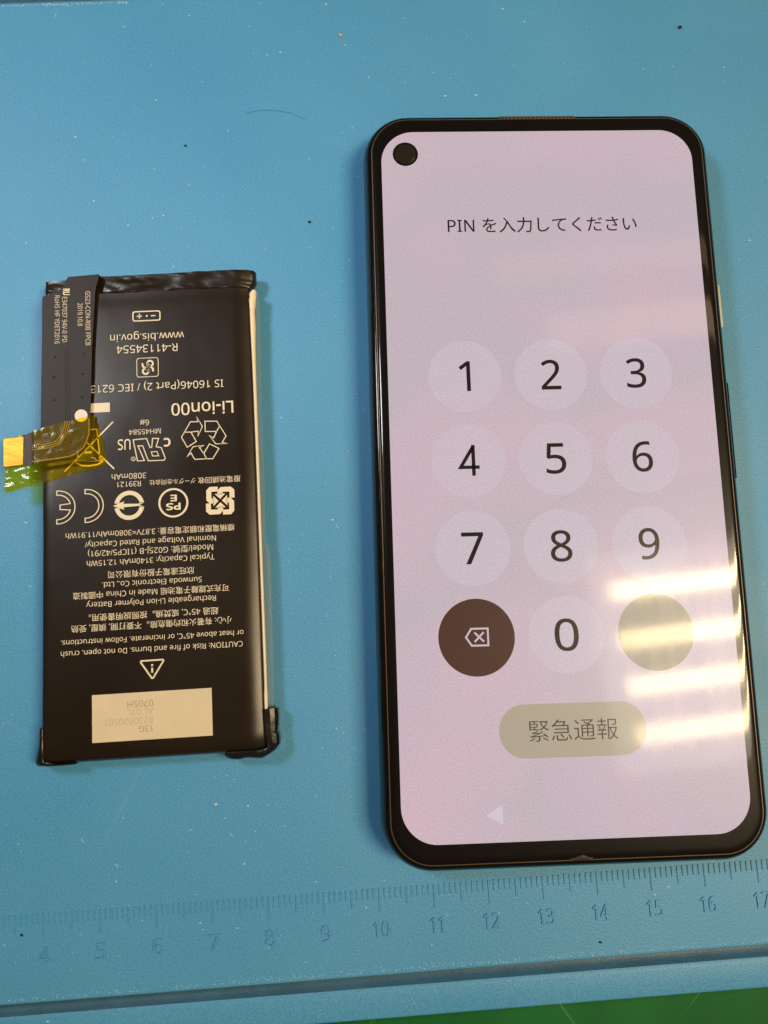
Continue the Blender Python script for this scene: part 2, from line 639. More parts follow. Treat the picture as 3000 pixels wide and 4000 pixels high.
# ------------------------------------------------------------------ smartphone
phone = empty('smartphone', (0.25, -0.3, 0))
tag(phone, 'black smartphone showing a PIN entry screen, lying right of the battery', 'smartphone')
W, H, R = 69.4, 144.0, 9.0
def bloop(inset, z, n=14):
    return [(x, y, z) for x, y in rrect(W - 2 * inset, H - 2 * inset, max(R - inset, 1), n)]
v, f = rings([bloop(3.2, 0.0), bloop(2.0, 0.25), bloop(1.1, 0.9), bloop(0.45, 1.9), bloop(0.1, 3.1), bloop(0.0, 4.2), bloop(0.06, 5.2),
              bloop(0.28, 6.1), bloop(0.62, 6.8), bloop(1.02, 7.28), bloop(1.35, 7.5), bloop(1.5, 7.52), bloop(1.56, 7.35), bloop(1.75, 7.3)], True, True)
body = obj('body', v, f, FRAME, phone, True)
body.data.set_sharp_from_angle(angle=math.radians(45))
# cover glass border (black printed) with its rounded edge
DW, DH, DR = 61.9, 134.2, 6.4
dx, dy = -0.25, 0.3           # display centre inside the body
def gl(inset, z):
    return [(x, y, z) for x, y in rrect(W - 2 * inset, H - 2 * inset, R - inset, 14)]
inner = [(x, y, 8.0) for x, y in rrect(DW, DH, DR, 14, dx, dy)]
v, f = rings([gl(1.62, 7.2), gl(1.62, 7.42), gl(1.70, 7.62), gl(1.86, 7.78), gl(2.10, 7.90), gl(2.42, 7.965), gl(2.85, 7.993), gl(3.15, 8.0), inner], False, False)
bez = obj('bezel', v, f, BEZEL, phone, True)
# exposed polished edge of the glass
v, f = rings([gl(1.52, 7.40), gl(1.55, 7.56), gl(1.70, 7.66), gl(1.80, 7.62)], False, False)
obj('glass_edge', v, f, EDGE, phone, True)
# display panel
v = [(x, y, 8.0) for x, y in rrect(DW, DH, DR, 14, 0, 0)]
disp = obj('display', v, [tuple(range(len(v)))], SCREEN, phone, loc=(dx, dy, 0))
disp['label'] = 'lit lavender pink PIN entry screen'
def ui(name, poly, z, mat):
    return obj(name, [(x, y, z) for x, y in poly], [tuple(range(len(poly)))], mat, disp)
Z1, Z2 = 8.012, 8.024
text('screen_text', 'PIN を入力してください', 0.16, 47.3, 37.2, 0, Z2, DIGIT, disp, 0.004)
cols = (-16.37, 0.0, 16.37)
rows = (16.95, 0.72, -15.68, -31.8)
keys = ['123', '456', '789', '<0>']
DIGW = {'1': 2.25, '2': 3.75, '3': 3.75, '4': 4.3, '5': 3.8, '6': 3.85, '7': 4.05, '8': 4.0, '9': 3.85, '0': 4.4}
for r, y in enumerate(rows):
    for c, x in enumerate(cols):
        k = keys[r][c]
        ui('key_disc', circle(x, y, 6.93, 72), Z1, BROWN if k == '<' else ENTER if k == '>' else KEY)
        if k in DIGW:
            if k == '1':
                p1 = [(0.35, -2.92), (1.08, -2.92), (1.08, 2.92), (0.45, 2.92), (-1.12, 1.78), (-0.72, 1.20), (0.35, 1.98)]
                ui('numeral', [(x + a - 0.05, y + b_) for a, b_ in p1], Z2, DIGIT)
                continue
            if k == '4':
                fl = Flat(8.012, Z2)
                fl.stroke([(x + 2.0, y - 1.30), (x - 1.55, y - 1.30), (x + 0.85, y + 2.55)], 0.66).stroke([(x + 0.88, y - 2.92), (x + 0.88, y + 2.92)], 0.68)
                fl.build('numeral', DIGIT, disp)
                continue
            text('numeral', k, x, y, DIGW[k], 0, Z2, DIGIT, disp, 0.005, 5.85)
# backspace glyph
fl = Flat(8.012, Z2)
cx, cy = -16.25, -31.75
fl.stroke([(cx - 2.05, cy), (cx - 1.05, cy + 1.5), (cx + 1.95, cy + 1.5), (cx + 1.95, cy - 1.5), (cx - 1.05, cy - 1.5)], 0.34, True)
fl.stroke([(cx - 0.5, cy + .85), (cx + 1.2, cy - .85)], 0.34).stroke([(cx - 0.5, cy - .85), (cx + 1.2, cy + .85)], 0.34)
fl.build('backspace_icon', PALE, disp)
# emergency pill, back arrow
ui('emergency_button', rrect(26.4, 9.35, 4.6, 16, 0.1, -48.5), Z1, BEIGE)
text('button_text', '緊急通報', 0.2, -48.5, 15.9, 0, Z2, TEXTDIM, disp, -0.006)
ui('back_arrow', [(-16.05, -62.5), (-13.35, -64.1), (-13.15, -63.9), (-13.15, -61.1), (-13.35, -60.9)], Z1, TRI)
# front camera
camr = obj('front_camera', *prism(circle(-26.19, 62.4, 2.5, 48), 8.0, 8.03), HOLE, phone, loc=(dx, dy, 0))
lens_loops = [[(x, y, z) for x, y in circle(-26.19, 62.4, r, 40)] for r, z in ((2.1, 8.028), (2.05, 8.05), (1.6, 8.075), (1.0, 8.09), (0.4, 8.095))]
obj('lens', *rings(lens_loops), LENS, camr, True)
# earpiece
obj('earpiece_grille', *prism(rrect(15.4, 0.55, 0.25, 5, 0.1, 70.62), 7.3, 7.66), GRILLE, phone)
# proximity window
# buttons on the right edge
def button(name, y0, y1, out, mat):
    poly = rrect(out + 1.0, y1 - y0, 0.28, 4, W / 2 + (out - 1.0) / 2, (y0 + y1) / 2)
    a = [[(x, y, 2.9) for x, y in poly], [(x, y, 3.1) for x, y in rrect(out + 1.06, y1 - y0 + .06, 0.3, 4, W / 2 + (out - 1.0) / 2, (y0 + y1) / 2)]]
    a += [[(x, y, 4.9) for x, y in rrect(out + 1.06, y1 - y0 + .06, 0.3, 4, W / 2 + (out - 1.0) / 2, (y0 + y1) / 2)], [(x, y, 5.15) for x, y in poly]]
    v, f = rings(a)
    return obj(name, v, f, mat, phone, True)
pb = button('power_button', 27.2, 36.0, 0.62, MINT)
pb['label'] = 'pale cream side button'
button('volume_button', -3.1, 16.0, 0.5, FRAME)
# chipped spot on the lower glass edge
chip = [(-2.05, -69.95), (-1.3, -69.85), (-0.6, -69.45), (0.1, -69.1), (0.7, -69.2), (1.4, -69.7), (2.2, -69.9), (1.6, -70.25), (0, -70.3), (-1.5, -70.25)]
v = [(x, y, 7.9) for x, y in chip] + [(0.1, -69.8, 8.09)]
f = [(i, (i + 1) % len(chip), len(chip)) for i in range(len(chip))]
o = obj('edge_chip', v, f, GRIME, phone)
o['label'] = 'small grimy chip on the lower glass edge'

# ------------------------------------------------------------------ battery
bat = empty('battery_pack', (-76, -6, 0), math.radians(1.7))
tag(bat, 'black lithium battery with upside-down cream printing and amber-taped flex cable', 'battery')
ZB = 4.6
U0, U1, V0, V1 = -20.2, 20.15, -45.7, 46.1
def casing_z(u, v):
    """height of the soft pouch"""
    z = ZB
    if U1 - u < 3.4:
        t = 1 - (U1 - u) / 3.4
        z -= 0.80 * t ** 1.7 + (1.0 * max(0, (t - 0.85) / 0.15) ** 2)
    if u - U0 < 2.2:
        t = 1 - (u - U0) / 2.2
        z -= 0.40 * t ** 2.2 + (1.3 * max(0, (t - 0.8) / 0.2) ** 2)
    e = v - V0
    if e < 3.4:
        t = 1 - e / 3.4
        z -= 0.75 * t ** 2 + 1.0 * max(0, (t - 0.78) / 0.22) ** 2
    if v > 42.45:
        t = (v - 42.45)
        z -= 0.75 * min(1, t / 0.3) - 0.07 * t - 0.03 * (u + 5) * 0.25 * min(1, t / 1.0)
        z += 0.34 * noise.noise(Vector((u * 0.16, v * 0.5, 3.3))) + 0.17 * noise.noise(Vector((u * 0.6 + v * .8, v * 0.9, 1.3)))
    elif v > 37:
        z -= 0.10 * math.exp(-((v - 41.4) / 0.9) ** 2)
        z += 0.10 * noise.noise(Vector((u * 0.12, v * 0.25, 9.1))) * min(1, (v - 37) / 3)
    z += 0.13 * noise.noise(Vector((u * 0.09, v * 0.07, 0.4))) + 0.02 * noise.noise(Vector((u * 0.3 + v * .1, v * 0.22, 2.4))) + 0.006 * noise.noise(Vector((u * 0.8, v * 0.8, 5.4)))
    return z
us = []
n_edge = [0, .12, .3, .55, .9, 1.3, 1.8, 2.4, 3.2]
us = [U0 + a for a in n_edge] + [U0 + 3.2 + (U1 - U0 - 6.4) * i / 44 for i in range(1, 44)] + [U1 - a for a in reversed(n_edge)]
vs = [V0 + a for a in (0, .12, .3, .6, 1.0, 1.5, 2.1, 2.8, 3.6)] + [V0 + 3.6 + (42.2 - V0 - 3.6) * i / 80 for i in range(1, 80)] + \
     [42.2, 42.42, 42.5, 42.6, 42.72, 42.9] + [43.1 + 0.25 * i for i in range(12)] + [46.1]
v, f = [], []
nu, nv = len(us), len(vs)
def inset_uv(u, vv):
    # slightly irregular, rounded outline
    cu = 0.07 * noise.noise(Vector((0.0, vv * 0.15, 2.0)))
    if vv > 42.45:
        k = (vv - 42.45) / 3.65
        u = U0 + (u - U0) * (1 + 0.022 * min(k * 3, 1))
        vv += 0.004 * (u - 0) - 0.35 * (1 if u < -14.5 else 0) * min(1, k * 2) * 1.2
    if abs(u - U0) < 0.01:
        u += cu
    return u, vv
for j in range(nv):
    for i in range(nu):
        uu, vv = inset_uv(us[i], vs[j])
        v.append((uu, vv, casing_z(us[i], vs[j])))
for j in range(nv - 1):
    for i in range(nu - 1):
        f.append((j * nu + i, j * nu + i + 1, (j + 1) * nu + i + 1, (j + 1) * nu + i))
border = [i for i in range(nu)] + [j * nu + nu - 1 for j in range(1, nv)] + [(nv - 1) * nu + i for i in range(nu - 2, -1, -1)] + [j * nu for j in range(nv - 2, 0, -1)]
base = len(v)
for b_ in border:
    x, y, z = v[b_]
    v.append((min(x * 0.995, 18.6), y * 0.998, 0.0))
nb = len(border)
for k in range(nb):
    k2 = (k + 1) % nb
    f.append((border[k2], border[k], base + k, base + k2))
f.append(tuple(base + k for k in range(nb))[::-1])
casing = obj('casing', v, f, WRAP, bat, True)
casing.data.set_sharp_from_angle(angle=math.radians(55))

PI = math.pi
ZT = ZB + 0.15            # printing sits on the film
lines = [
    ('www.bis.gov.in', -0.03, 33.25, 14.12), ('R-41134554', -0.08, 30.74, 11.62),
    ('IS 16046(Part 2) / IEC 6213', 1.68, 23.35, 25.18), ('Li-ion00', 10.17, 18.38, 11.73),
    ('6#', -0.78, 16.17, 1.68), ('MH45584', -0.74, 14.37, 5.99), ('R39121', -3.80, 4.45, 4.33), ('3080mAh', -3.82, 5.92, 6.41),
    ('廢電池請回收', 12.97, 4.41, 7.89), ('グーグル合同会社', 4.27, 4.48, 8.61),
    ('標稱電壓和額定電容量: 3.87V=3080mAh/11.91Wh', 0.00, -4.75, 31.12),
    ('Nominal Voltage and Rated Capacity/', 0.02, -6.45, 24.07),
    ('Model/型號: G025J-B (1ICP5/42/91)', -0.01, -8.19, 23.01),
    ('Typical Capacity: 3140mAh 12.15Wh', -0.03, -9.93, 23.39),
    ('欣旺達電子股份有限公司', 0.01, -12.36, 15.71), ('Sunwoda Electronic Co., Ltd.', 0.14, -14.09, 18.23),
    ('可充式鋰離子電池組 Made in China 中國製造', -0.05, -15.93, 28.45),
    ('Rechargeable Li-ion Polymer Battery', -0.05, -17.56, 23.60),
    ('超過 45°C, 或焚燒。按照說明書使用。', 0.35, -20.00, 23.55),
    ('小心: 有著火和灼傷危險。不要打開, 擠壓, 受熱', -0.04, -21.84, 29.08),
    ('or heat above 45°C, or incinerate. Follow instructions.', 0.07, -24.23, 33.03),
    ('CAUTION: Risk of fire and burns. Do not open, crush', -0.04, -26.15, 32.82),
]
for s, cu, cv, w in lines:
    text('printed_line', s, cu, cv, w, PI, ZT, INK, casing, 0.010 if s == 'Li-ion00' else 0.0)
def mark(name='printed_mark'):
    return Flat(ZB - 0.05, ZT)
def rot180(pts, c):
    return [(2 * c[0] - x, 2 * c[1] - y) for x, y in pts]
# polarity box
m_ = mark()
m_.ring(rrect(5.4, 2.1, 0.5, 6, -0.1, 37.3), rrect(4.95, 1.65, 0.35, 6, -0.1, 37.3))
m_.stroke([(-1.95, 37.3), (-0.95, 37.3)], 0.22).stroke([(-1.45, 36.8), (-1.45, 37.8)], 0.22)
m_.poly(circle(-0.05, 37.3, 0.2, 12)).stroke([(0.75, 37.3), (1.65, 37.3)], 0.22)
m_.build('printed_mark', INK, casing)
# BIS box with twin loop
m_ = mark()
m_.ring(rrect(4.2, 3.85, 0.5, 6, -0.06, 26.98), rrect(3.95, 3.6, 0.4, 6, -0.06, 26.98))
def arc(cx, cy, r, a0, a1, n=14):
    return [(cx + r * math.cos(math.radians(a0 + (a1 - a0) * i / n)), cy + r * math.sin(math.radians(a0 + (a1 - a0) * i / n))) for i in range(n + 1)]
m_.ring(circle(0.42, 27.72, 0.72, 24), circle(0.42, 27.72, 0.38, 24))
m_.ring(circle(-0.42, 26.22, 0.72, 24), circle(-0.42, 26.22, 0.38, 24))
m_.stroke([(-0.1, 27.9), (0.25, 27.2), (0.95, 26.75), (1.0, 26.1)], 0.34)
m_.stroke([(-1.05, 27.85), (-0.95, 27.2), (-0.2, 26.75), (0.15, 26.05)], 0.34)
m_.build('printed_mark', INK, casing)
# white block beside the cable
mark().poly([(-10.9, 18.55), (-7.27, 18.55), (-7.27, 20.37), (-10.9, 20.37)]).build('printed_mark', INK, casing)
# recycling loop, outlined
m_ = mark()
sq = [(10.58, 15.82), (12.86, 15.71), (13.36, 14.75), (12.73, 13.72), (10.61, 13.8)]
ar = [(13.36, 14.75), (14.49, 12.76), (13.73, 11.54), (14.69, 11.24), (12.5, 11.32), (11.32, 13.01), (12.12, 12.46), (12.73, 13.72)]
rc = (10.27, 12.38)
for k in range(3):
    a = k * 2 * PI / 3
    def rr(p):
        x, y = p[0] - rc[0], p[1] - rc[1]
        return (rc[0] + x * math.cos(a) - y * math.sin(a), rc[1] + x * math.sin(a) + y * math.cos(a))
    m_.stroke([rr(p) for p in sq], 0.17, True)
    m_.stroke([rr(p) for p in ar], 0.17)
m_.build('printed_mark', INK, casing)
# component recognition mark
m_ = mark()
ru = [(-2.97, 12.9), (-0.46, 13.02), (0.16, 11.24), (0.49, 11.3), (0.68, 13.0), (1.81, 12.91), (1.3, 11.35), (2.26, 11.13), (2.99, 9.01), (2.7, 8.66),
      (-0.2, 8.71), (-1.21, 11.64), (-2.1, 11.69), (-0.93, 8.8), (-2.22, 8.78)]
m_.stroke(ru, 0.18, True).stroke([(0.39, 10.39), (1.44, 10.42), (1.75, 9.57), (0.62, 9.58)], 0.16, True)
m_.ring(circle(-3.0, 9.2, 0.42, 20), circle(-3.0, 9.2, 0.33, 20))
m_.build('printed_mark', INK, casing)
text('printed_mark', 'R', -3.0, 9.2, 0.3, PI, ZT, INK, casing)
text('printed_mark', 'c', 3.38, 12.1, 1.3, PI, ZT, INK, casing, 0.02, 1.7)
text('printed_mark', 'US', -4.65, 12.06, 2.4, PI, ZT, INK, casing, 0.01, 2.1)
# four-arrow recycling mark
m_ = mark()
qc = (13.04, 0.4)
for k in range(4):
    a = k * PI / 2
    def rr(x, y):
        return (qc[0] + x * math.cos(a) - y * math.sin(a), qc[1] + x * math.sin(a) + y * math.cos(a))
    m_.stroke([rr(2.22, 0.45), rr(2.22, 1.75), rr(1.85, 2.1), rr(0.35, 2.1), rr(-0.02, 1.75), rr(-0.02, 1.2)], 0.92)
    m_.poly([rr(-1.0, 1.3), rr(-0.02, 0.32), rr(0.95, 1.3)])
m_.build('printed_mark', INK, casing)
# PSE ring
m_ = mark()
m_.ring(circle(4.32, 0.45, 2.78, 48), circle(4.32, 0.45, 2.42, 48))
m_.build('printed_mark', INK, casing)
text('printed_mark', 'PS', 4.32, -0.25, 2.7, PI, ZT, INK, casing, 0.035, 1.35)
text('printed_mark', 'E', 4.4, 1.35, 1.2, PI, ZT, INK, casing, 0.035, 1.25)
# arrow-through-circle mark
m_ = mark()
c0 = (-3.85, 0.42)
for a0 in (10, 190):
    o_ = arc(c0[0], c0[1], 2.75, a0, a0 + 160, 24)
    i_ = arc(c0[0], c0[1], 1.95, a0 + 2, a0 + 158, 24)
    m_.poly(o_ + i_[::-1])
m_.poly([(-6.85, 0.42), (-4.75, 1.25), (-5.0, 0.75), (-2.3, 0.62), (-1.0, 0.85), (-2.0, 0.42), (-1.0, 0.0), (-2.3, 0.22), (-5.0, 0.1), (-4.75, -0.4)])
m_.build('printed_mark', INK, casing)
# CE
m_ = mark()
for cx_, e in ((-11.75, False), (-16.95, True)):
    o_ = arc(cx_, 0.73, 3.1, -90, 90, 24)
    i_ = arc(cx_, 0.73, 2.3, 90, -90, 24)
    if not e:
        m_.stroke([(cx_ - 0.25, o_[0][1])] + o_ + [(cx_ - 0.25, o_[-1][1]), (cx_ - 0.25, i_[0][1])] + i_ + [(cx_ - 0.25, i_[-1][1])], 0.18, True)
    else:
        up = [p for p in i_ if p[1] > 1.15]
        dn = [p for p in i_ if p[1] < 0.31]
        m_.stroke([(cx_ - 0.25, o_[0][1])] + o_ + [(cx_ - 0.25, o_[-1][1]), (cx_ - 0.25, i_[0][1])] + up +
                  [(cx_ + 0.35, 1.15), (cx_ + 0.35, 0.31)] + dn + [(cx_ - 0.25, i_[-1][1])], 0.18, True)
m_.build('printed_mark', INK, casing)
# crossed-out bin, partly under the tape
m_ = mark()
m_.stroke([(-6.7, 16.59), (-15.73, 7.46)], 0.26).stroke([(-15.6, 16.6), (-11.42, 12.64), (-6.57, 7.5)], 0.26)
m_.stroke([(-12.9, 15.3), (-9.75, 15.3), (-9.14, 9.41), (-13.44, 9.19)], 0.22, True)
m_.stroke([(-13.75, 9.1), (-12.6, 8.45), (-11.3, 8.3), (-9.6, 8.5), (-8.6, 9.1)], 0.3).stroke([(-13.9, 9.25), (-8.6, 9.3)], 0.34)
m_.poly([(-12.36, 10.7), (-10.71, 10.7), (-10.71, 11.1), (-12.36, 11.1)])
m_.build('printed_mark', INK, casing)
# info triangle
m_ = mark()
m_.stroke([(-2.05, -28.3), (1.85, -28.28), (1.95, -28.5), (0.05, -31.45), (-0.2, -31.45), (-2.15, -28.55)], 0.28, True)
m_.stroke([(-0.1, -29.6), (-0.1, -30.5)], 0.32).poly(circle(-0.1, -29.15, 0.2, 10))
m_.build('printed_mark', INK, casing)

# sticker (its square code is left out)
st = obj('sticker', *prism([(-10.9, -42.2), (10.5, -42.22), (10.51, -33.84), (-10.91, -33.84)], ZB - 0.02, ZB + 0.155), STICKER, bat)
st['label'] = 'cream rectangular sticker with faint grey print'
for s, cu, cv, w, mt in (('13G', -1.30, -40.29, 2.52, STICKTXT), ('8230020501', -4.29, -38.81, 8.53, STICKTXT2),
                         ('AL 07L', -2.33, -37.19, 4.67, STICKTXT2), ('0705H', -2.31, -35.83, 4.58, STICKTXT)):
    text('sticker_text', s, cu, cv, w, PI, ZB + 0.167, mt, st)

# pouch edge showing along the right side, and the clear film
fin = [(20.4, 42.11), (19.75, 41.3), (19.94, 40.16), (19.65, 39.99), (19.74, 37.61), (19.75, 34.66), (19.82, 29.96), (19.88, 27.04), (19.91, 22.99), (19.97, 5), (19.98, -15), (20.0, -30.49), (20.0, -34.22), (19.87, -36.07), (19.9, -38.6)]
fout = [(20.99, 42.12), (21.07, 41.03), (20.91, 39.84), (20.75, 38.42), (20.61, 37.71), (20.68, 34.86), (20.52, 30.15), (20.48, 26.64), (20.45, 22.99), (20.42, 5), (20.40, -15), (20.42, -30.49), (20.38, -34.22), (20.45, -36.07), (20.36, -38.6)]
v, f = [], []
NS = 120
def lerp_poly(pl, y):
    for (x0, y0), (x1, y1) in zip(pl, pl[1:]):
        if y1 <= y <= y0:
            t = (y - y0) / (y1 - y0) if y1 != y0 else 0
            return x0 + (x1 - x0) * t
    return pl[-1][0] if y < pl[-1][1] else pl[0][0]
for k in range(NS + 1):
    y = 42.0 - (42.0 + 38.5) * k / NS
    a, b_ = lerp_poly(fin, y), lerp_poly(fout, y)
    w = b_ - a
    j = 0.05 * noise.noise(Vector((y * 1.1, 0, 0)))
    v += [(a - 0.25, y, 3.3), (a + j * .4, y, 4.05 + j), (a + w * 0.45, y, 4.12 + j), (b_ + j * .3, y, 3.75 + j), (b_ - 0.02, y, 3.5), (b_ - 0.9, y, 3.0)]
for k in range(NS):
    for q in range(5):
        f.append((k * 6 + q, (k + 1) * 6 + q, (k + 1) * 6 + q + 1, k * 6 + q + 1))
obj('pouch_edge', v, f, FOIL, bat, True)
film = [(21.19, 42.3), (21.39, 40.06), (21.43, 36.46), (21.29, 29.33), (21.19, 23.47), (21.09, 1.73), (20.97, -6.06), (21.46, -8.87), (21.65, -10.73), (21.55, -27.89), (21.25, -38.6)]
v, f = [], []
for k in range(61):
    y = 42.2 - 80.7 * k / 60
    x = lerp_poly(film, y)
    v += [(19.2, y, 2.5), (x - 0.12, y, 2.56), (x, y, 2.45), (x, y, 2.0)]
for k in range(60):
    for q in range(3):
        f.append((k * 4 + q, (k + 1) * 4 + q, (k + 1) * 4 + q + 1, k * 4 + q + 1))
obj('clear_film_strip', v, f, FILM, bat)

# black corner tapes
def crumpled(name, outer, inner, z_out, z_in, z_low):
    """tape folded over an edge: inner rim on the casing, outer rim hanging"""
    n = len(outer)
    v, f = [], []
    for k, ((ox, oy), (ix, iy)) in enumerate(zip(outer, inner)):
        for t, z in ((0, z_in), (0.12, z_in + 0.06), (0.5, z_in + 0.02 * rnd.random()), (0.8, (z_in + z_out) / 2 + 0.12), (1.0, z_out), (1.0, z_low)):
            j = 0.05 * noise.noise(Vector((k * 0.5, t * 3, z_in)))
            v.append((ix + (ox - ix) * t, iy + (oy - iy) * t, z + j))
    for k in range(n - 1):
        for q in range(5):
            f.append((k * 6 + q, (k + 1) * 6 + q, (k + 1) * 6 + q + 1, k * 6 + q + 1))
    return obj(name, v, f, BTAPE, bat)
def resample(pl, n):
    d = [0]
    for a, b_ in zip(pl, pl[1:]):
        d.append(d[-1] + math.dist(a, b_))
    out = []
    for i in range(n):
        t = d[-1] * i / (n - 1)
        for k in range(len(pl) - 1):
            if d[k] <= t <= d[k + 1] + 1e-9:
                s = (t - d[k]) / max(d[k + 1] - d[k], 1e-9)
                out.append((pl[k][0] + (pl[k + 1][0] - pl[k][0]) * s, pl[k][1] + (pl[k + 1][1] - pl[k][1]) * s))
                break
    return out
ct = [(22.08, -38.24), (22.16, -40.0), (21.92, -42.48), (22.1, -42.68), (22.29, -43.88), (22.16, -44.79), (21.42, -45.66), (20.36, -46.32), (19.11, -46.97), (18.36, -46.97), (17.06, -46.8), (16.12, -46.74), (14.71, -46.97), (13.12, -46.77), (12.39, -46.3)]
ci = [(19.49, -38.21), (19.55, -40), (19.65, -41.57), (19.8, -43), (20.05, -44.6), (19.9, -45.2), (18.5, -45.6), (16.29, -45.45), (12.57, -45.3)]
crumpled('corner_tape', resample(ct, 30), resample(ci, 30), 3.3, 4.25, 1.2)
lo = [(-20.75, -39.3), (-20.95, -42.4), (-21.5, -44.5), (-21.7, -45.4), (-21.35, -45.9), (-19.5, -46.1), (-17.4, -46.08), (-14.5, -45.95)]
li = [(-19.9, -39.3), (-19.8, -42.4), (-19.7, -44.3), (-19.9, -44.9), (-19.2, -45.2), (-18.4, -45.3), (-17.3, -45.5), (-14.5, -45.6)]
crumpled('corner_tape', resample(lo, 22), resample(li, 22), 3.0, 4.22, 0.4)

# flex cable folded over the top end
ZF = 5.35
fpc = [(-19.75, 41.75), (-18.9, 42.0), (-17.79, 42.57), (-16.9, 42.8), (-16.0, 43.39), (-15.5, 44.2), (-15.26, 44.94), (-14.94, 45.43), (-8.88, 45.73), (-9.64, 42.65), (-10.34, 31.28), (-10.67, 19.45), (-10.78, 16.76),
       (-10.79, 14.38), (-11.3, 12.77), (-11.88, 11.62), (-13.17, 10.58), (-14.6, 9.99), (-18.29, 9.59), (-21.7, 9.33), (-23.05, 8.96),
       (-23.08, 14.79), (-21.59, 15.08), (-20.4, 15.4), (-19.95, 16.2), (-19.85, 25), (-19.75, 35)]
flex = obj('flex_cable', *prism(fpc, ZF - 0.14, ZF), FPC, bat)
# stays the cable rests on: folded end going down to the casing
v, f = prism([(-14.94, 45.43), (-8.95, 45.73), (-8.95, 45.95), (-14.94, 45.65)], 1.2, ZF - 0.02)
obj('cable_fold', v, f, FPC, flex)
v, f = prism([(-19.4, 17.0), (-11.6, 17.0), (-11.2, 40.0), (-19.3, 40.0)], ZB - 0.1, ZF - 0.15)
obj('cable_adhesive', v, f, FPC, flex)
# connector and stiffener
gp = [(-26.76, 14.19), (-22.99, 14.44), (-23.03, 8.92), (-26.7, 8.67)]
gcx = sum(p[0] for p in gp) / 4; gcy = sum(p[1] for p in gp) / 4
def shrink(poly, c, k):
    return [(c[0] + (x - c[0]) * k, c[1] + (y - c[1]) * k) for x, y in poly]
def round_poly(poly, r=0.35, n=4):
    out = []
    m = len(poly)
    for i in range(m):
        p, a, b_ = Vector(poly[i]), Vector(poly[i - 1]), Vector(poly[(i + 1) % m])
        p0, p1 = p + (a - p).normalized() * r, p + (b_ - p).normalized() * r
        for k in range(n + 1):
            t = k / n
            q = p0 * (1 - t) ** 2 + p * 2 * t * (1 - t) + p1 * t * t
            out.append((q.x, q.y))
    return out
gpr = ccw(round_poly(gp))
v, f = rings([[(x, y, 5.0) for x, y in gpr], [(x, y, 5.52) for x, y in gpr], [(x, y, 5.6) for x, y in shrink(gpr, (gcx, gcy), 0.965)]])
cn = obj('connector', v, f, GOLD, flex)
obj('stiffener', *prism([(-23.2, 14.75), (-21.54, 14.95), (-21.51, 8.93), (-23.2, 8.9)], 5.28, 5.44), STIFF, flex)
tr_pts = [(-15.04, 24.16), (-14.97, 19.64), (-15.05, 16.36), (-15.48, 14.89), (-16.12, 13.74), (-16.98, 12.89), (-18.26, 12.44), (-21.6, 12.18)]
tr_up = [(-15.06, 31.2), (-15.04, 30), (-14.97, 19.64), (-15.03, 17.0)]
tr_pts = [(-15.03, 17.0)] + tr_pts[2:]
def offset_line(pts, d):
    P = [Vector(p) for p in pts]
    out = []
    for i in range(len(P)):
        t = (P[min(i + 1, len(P) - 1)] - P[max(i - 1, 0)]).normalized()
        out.append((P[i].x - t.y * d, P[i].y + t.x * d))
    return out
for d in (-0.40, 0.0, 0.40):
    Flat(ZF - 0.01, ZF + 0.018).stroke(offset_line(tr_pts, d), 0.10).build('trace', TRACE, flex)
    Flat(ZF - 0.01, ZF + 0.05).stroke(offset_line(tr_up, d), 0.13).build('trace', FPC, flex)
edge = [(-10.95, 17.2), (-10.97, 14.4), (-11.45, 12.85), (-12.0, 11.75), (-13.25, 10.75), (-14.65, 10.17), (-18.3, 9.78), (-21.6, 9.52)]
Flat(ZF - 0.01, ZF + 0.018).stroke(edge, 0.16).build('trace', TRACE, flex)
for cu, cv in [(-17.28, 29.7), (-11.95, 30.08), (-17.43, 25.71), (-12.12, 26.02), (-17.52, 21.18), (-12.23, 21.49), (-14.3, 12.9), (-16.6, 11.2), (-19.0, 13.7)]:
    dome = [[(cu + r * math.cos(a * PI / 5), cv + r * math.sin(a * PI / 5), z) for a in range(10)] for r, z in ((0.22, ZF - 0.01), (0.19, ZF + 0.07), (0.1, ZF + 0.12))]
    v, f = rings(dome)
    obj('via', v, f, FPC, flex, True)
ZFT = ZF + 0.02
text('cable_text', 'GS23-CON-R0B FPCB', -11.06, 37.1, 10.9, -PI / 2, ZFT, INKDIM, flex, 0.0, 0.95)
text('cable_text', '2019.10.8', -12.54, 37.9, 4.6, -PI / 2, ZFT, INKDIM, flex, 0.0, 0.95)
text('cable_text', 'E347037 94V-0 PD', -15.48, 37.05, 9.1, -PI / 2, ZFT, INKDIM, flex, 0.0, 0.95)
text('cable_text', 'RoHS HF YDET2016', -16.9, 37.1, 9.7, -PI / 2, ZFT, INKDIM, flex, 0.0, 0.95)
text('cable_text', 'RU', -15.16, 42.6, 1.3, -PI / 2, ZFT, INK, flex, 0.04, 1.3)
obj('white_dot', *prism(circle(-12.42, 17.9, 1.2, 32), ZF - 0.02, ZF + 0.03), WHITE, flex)

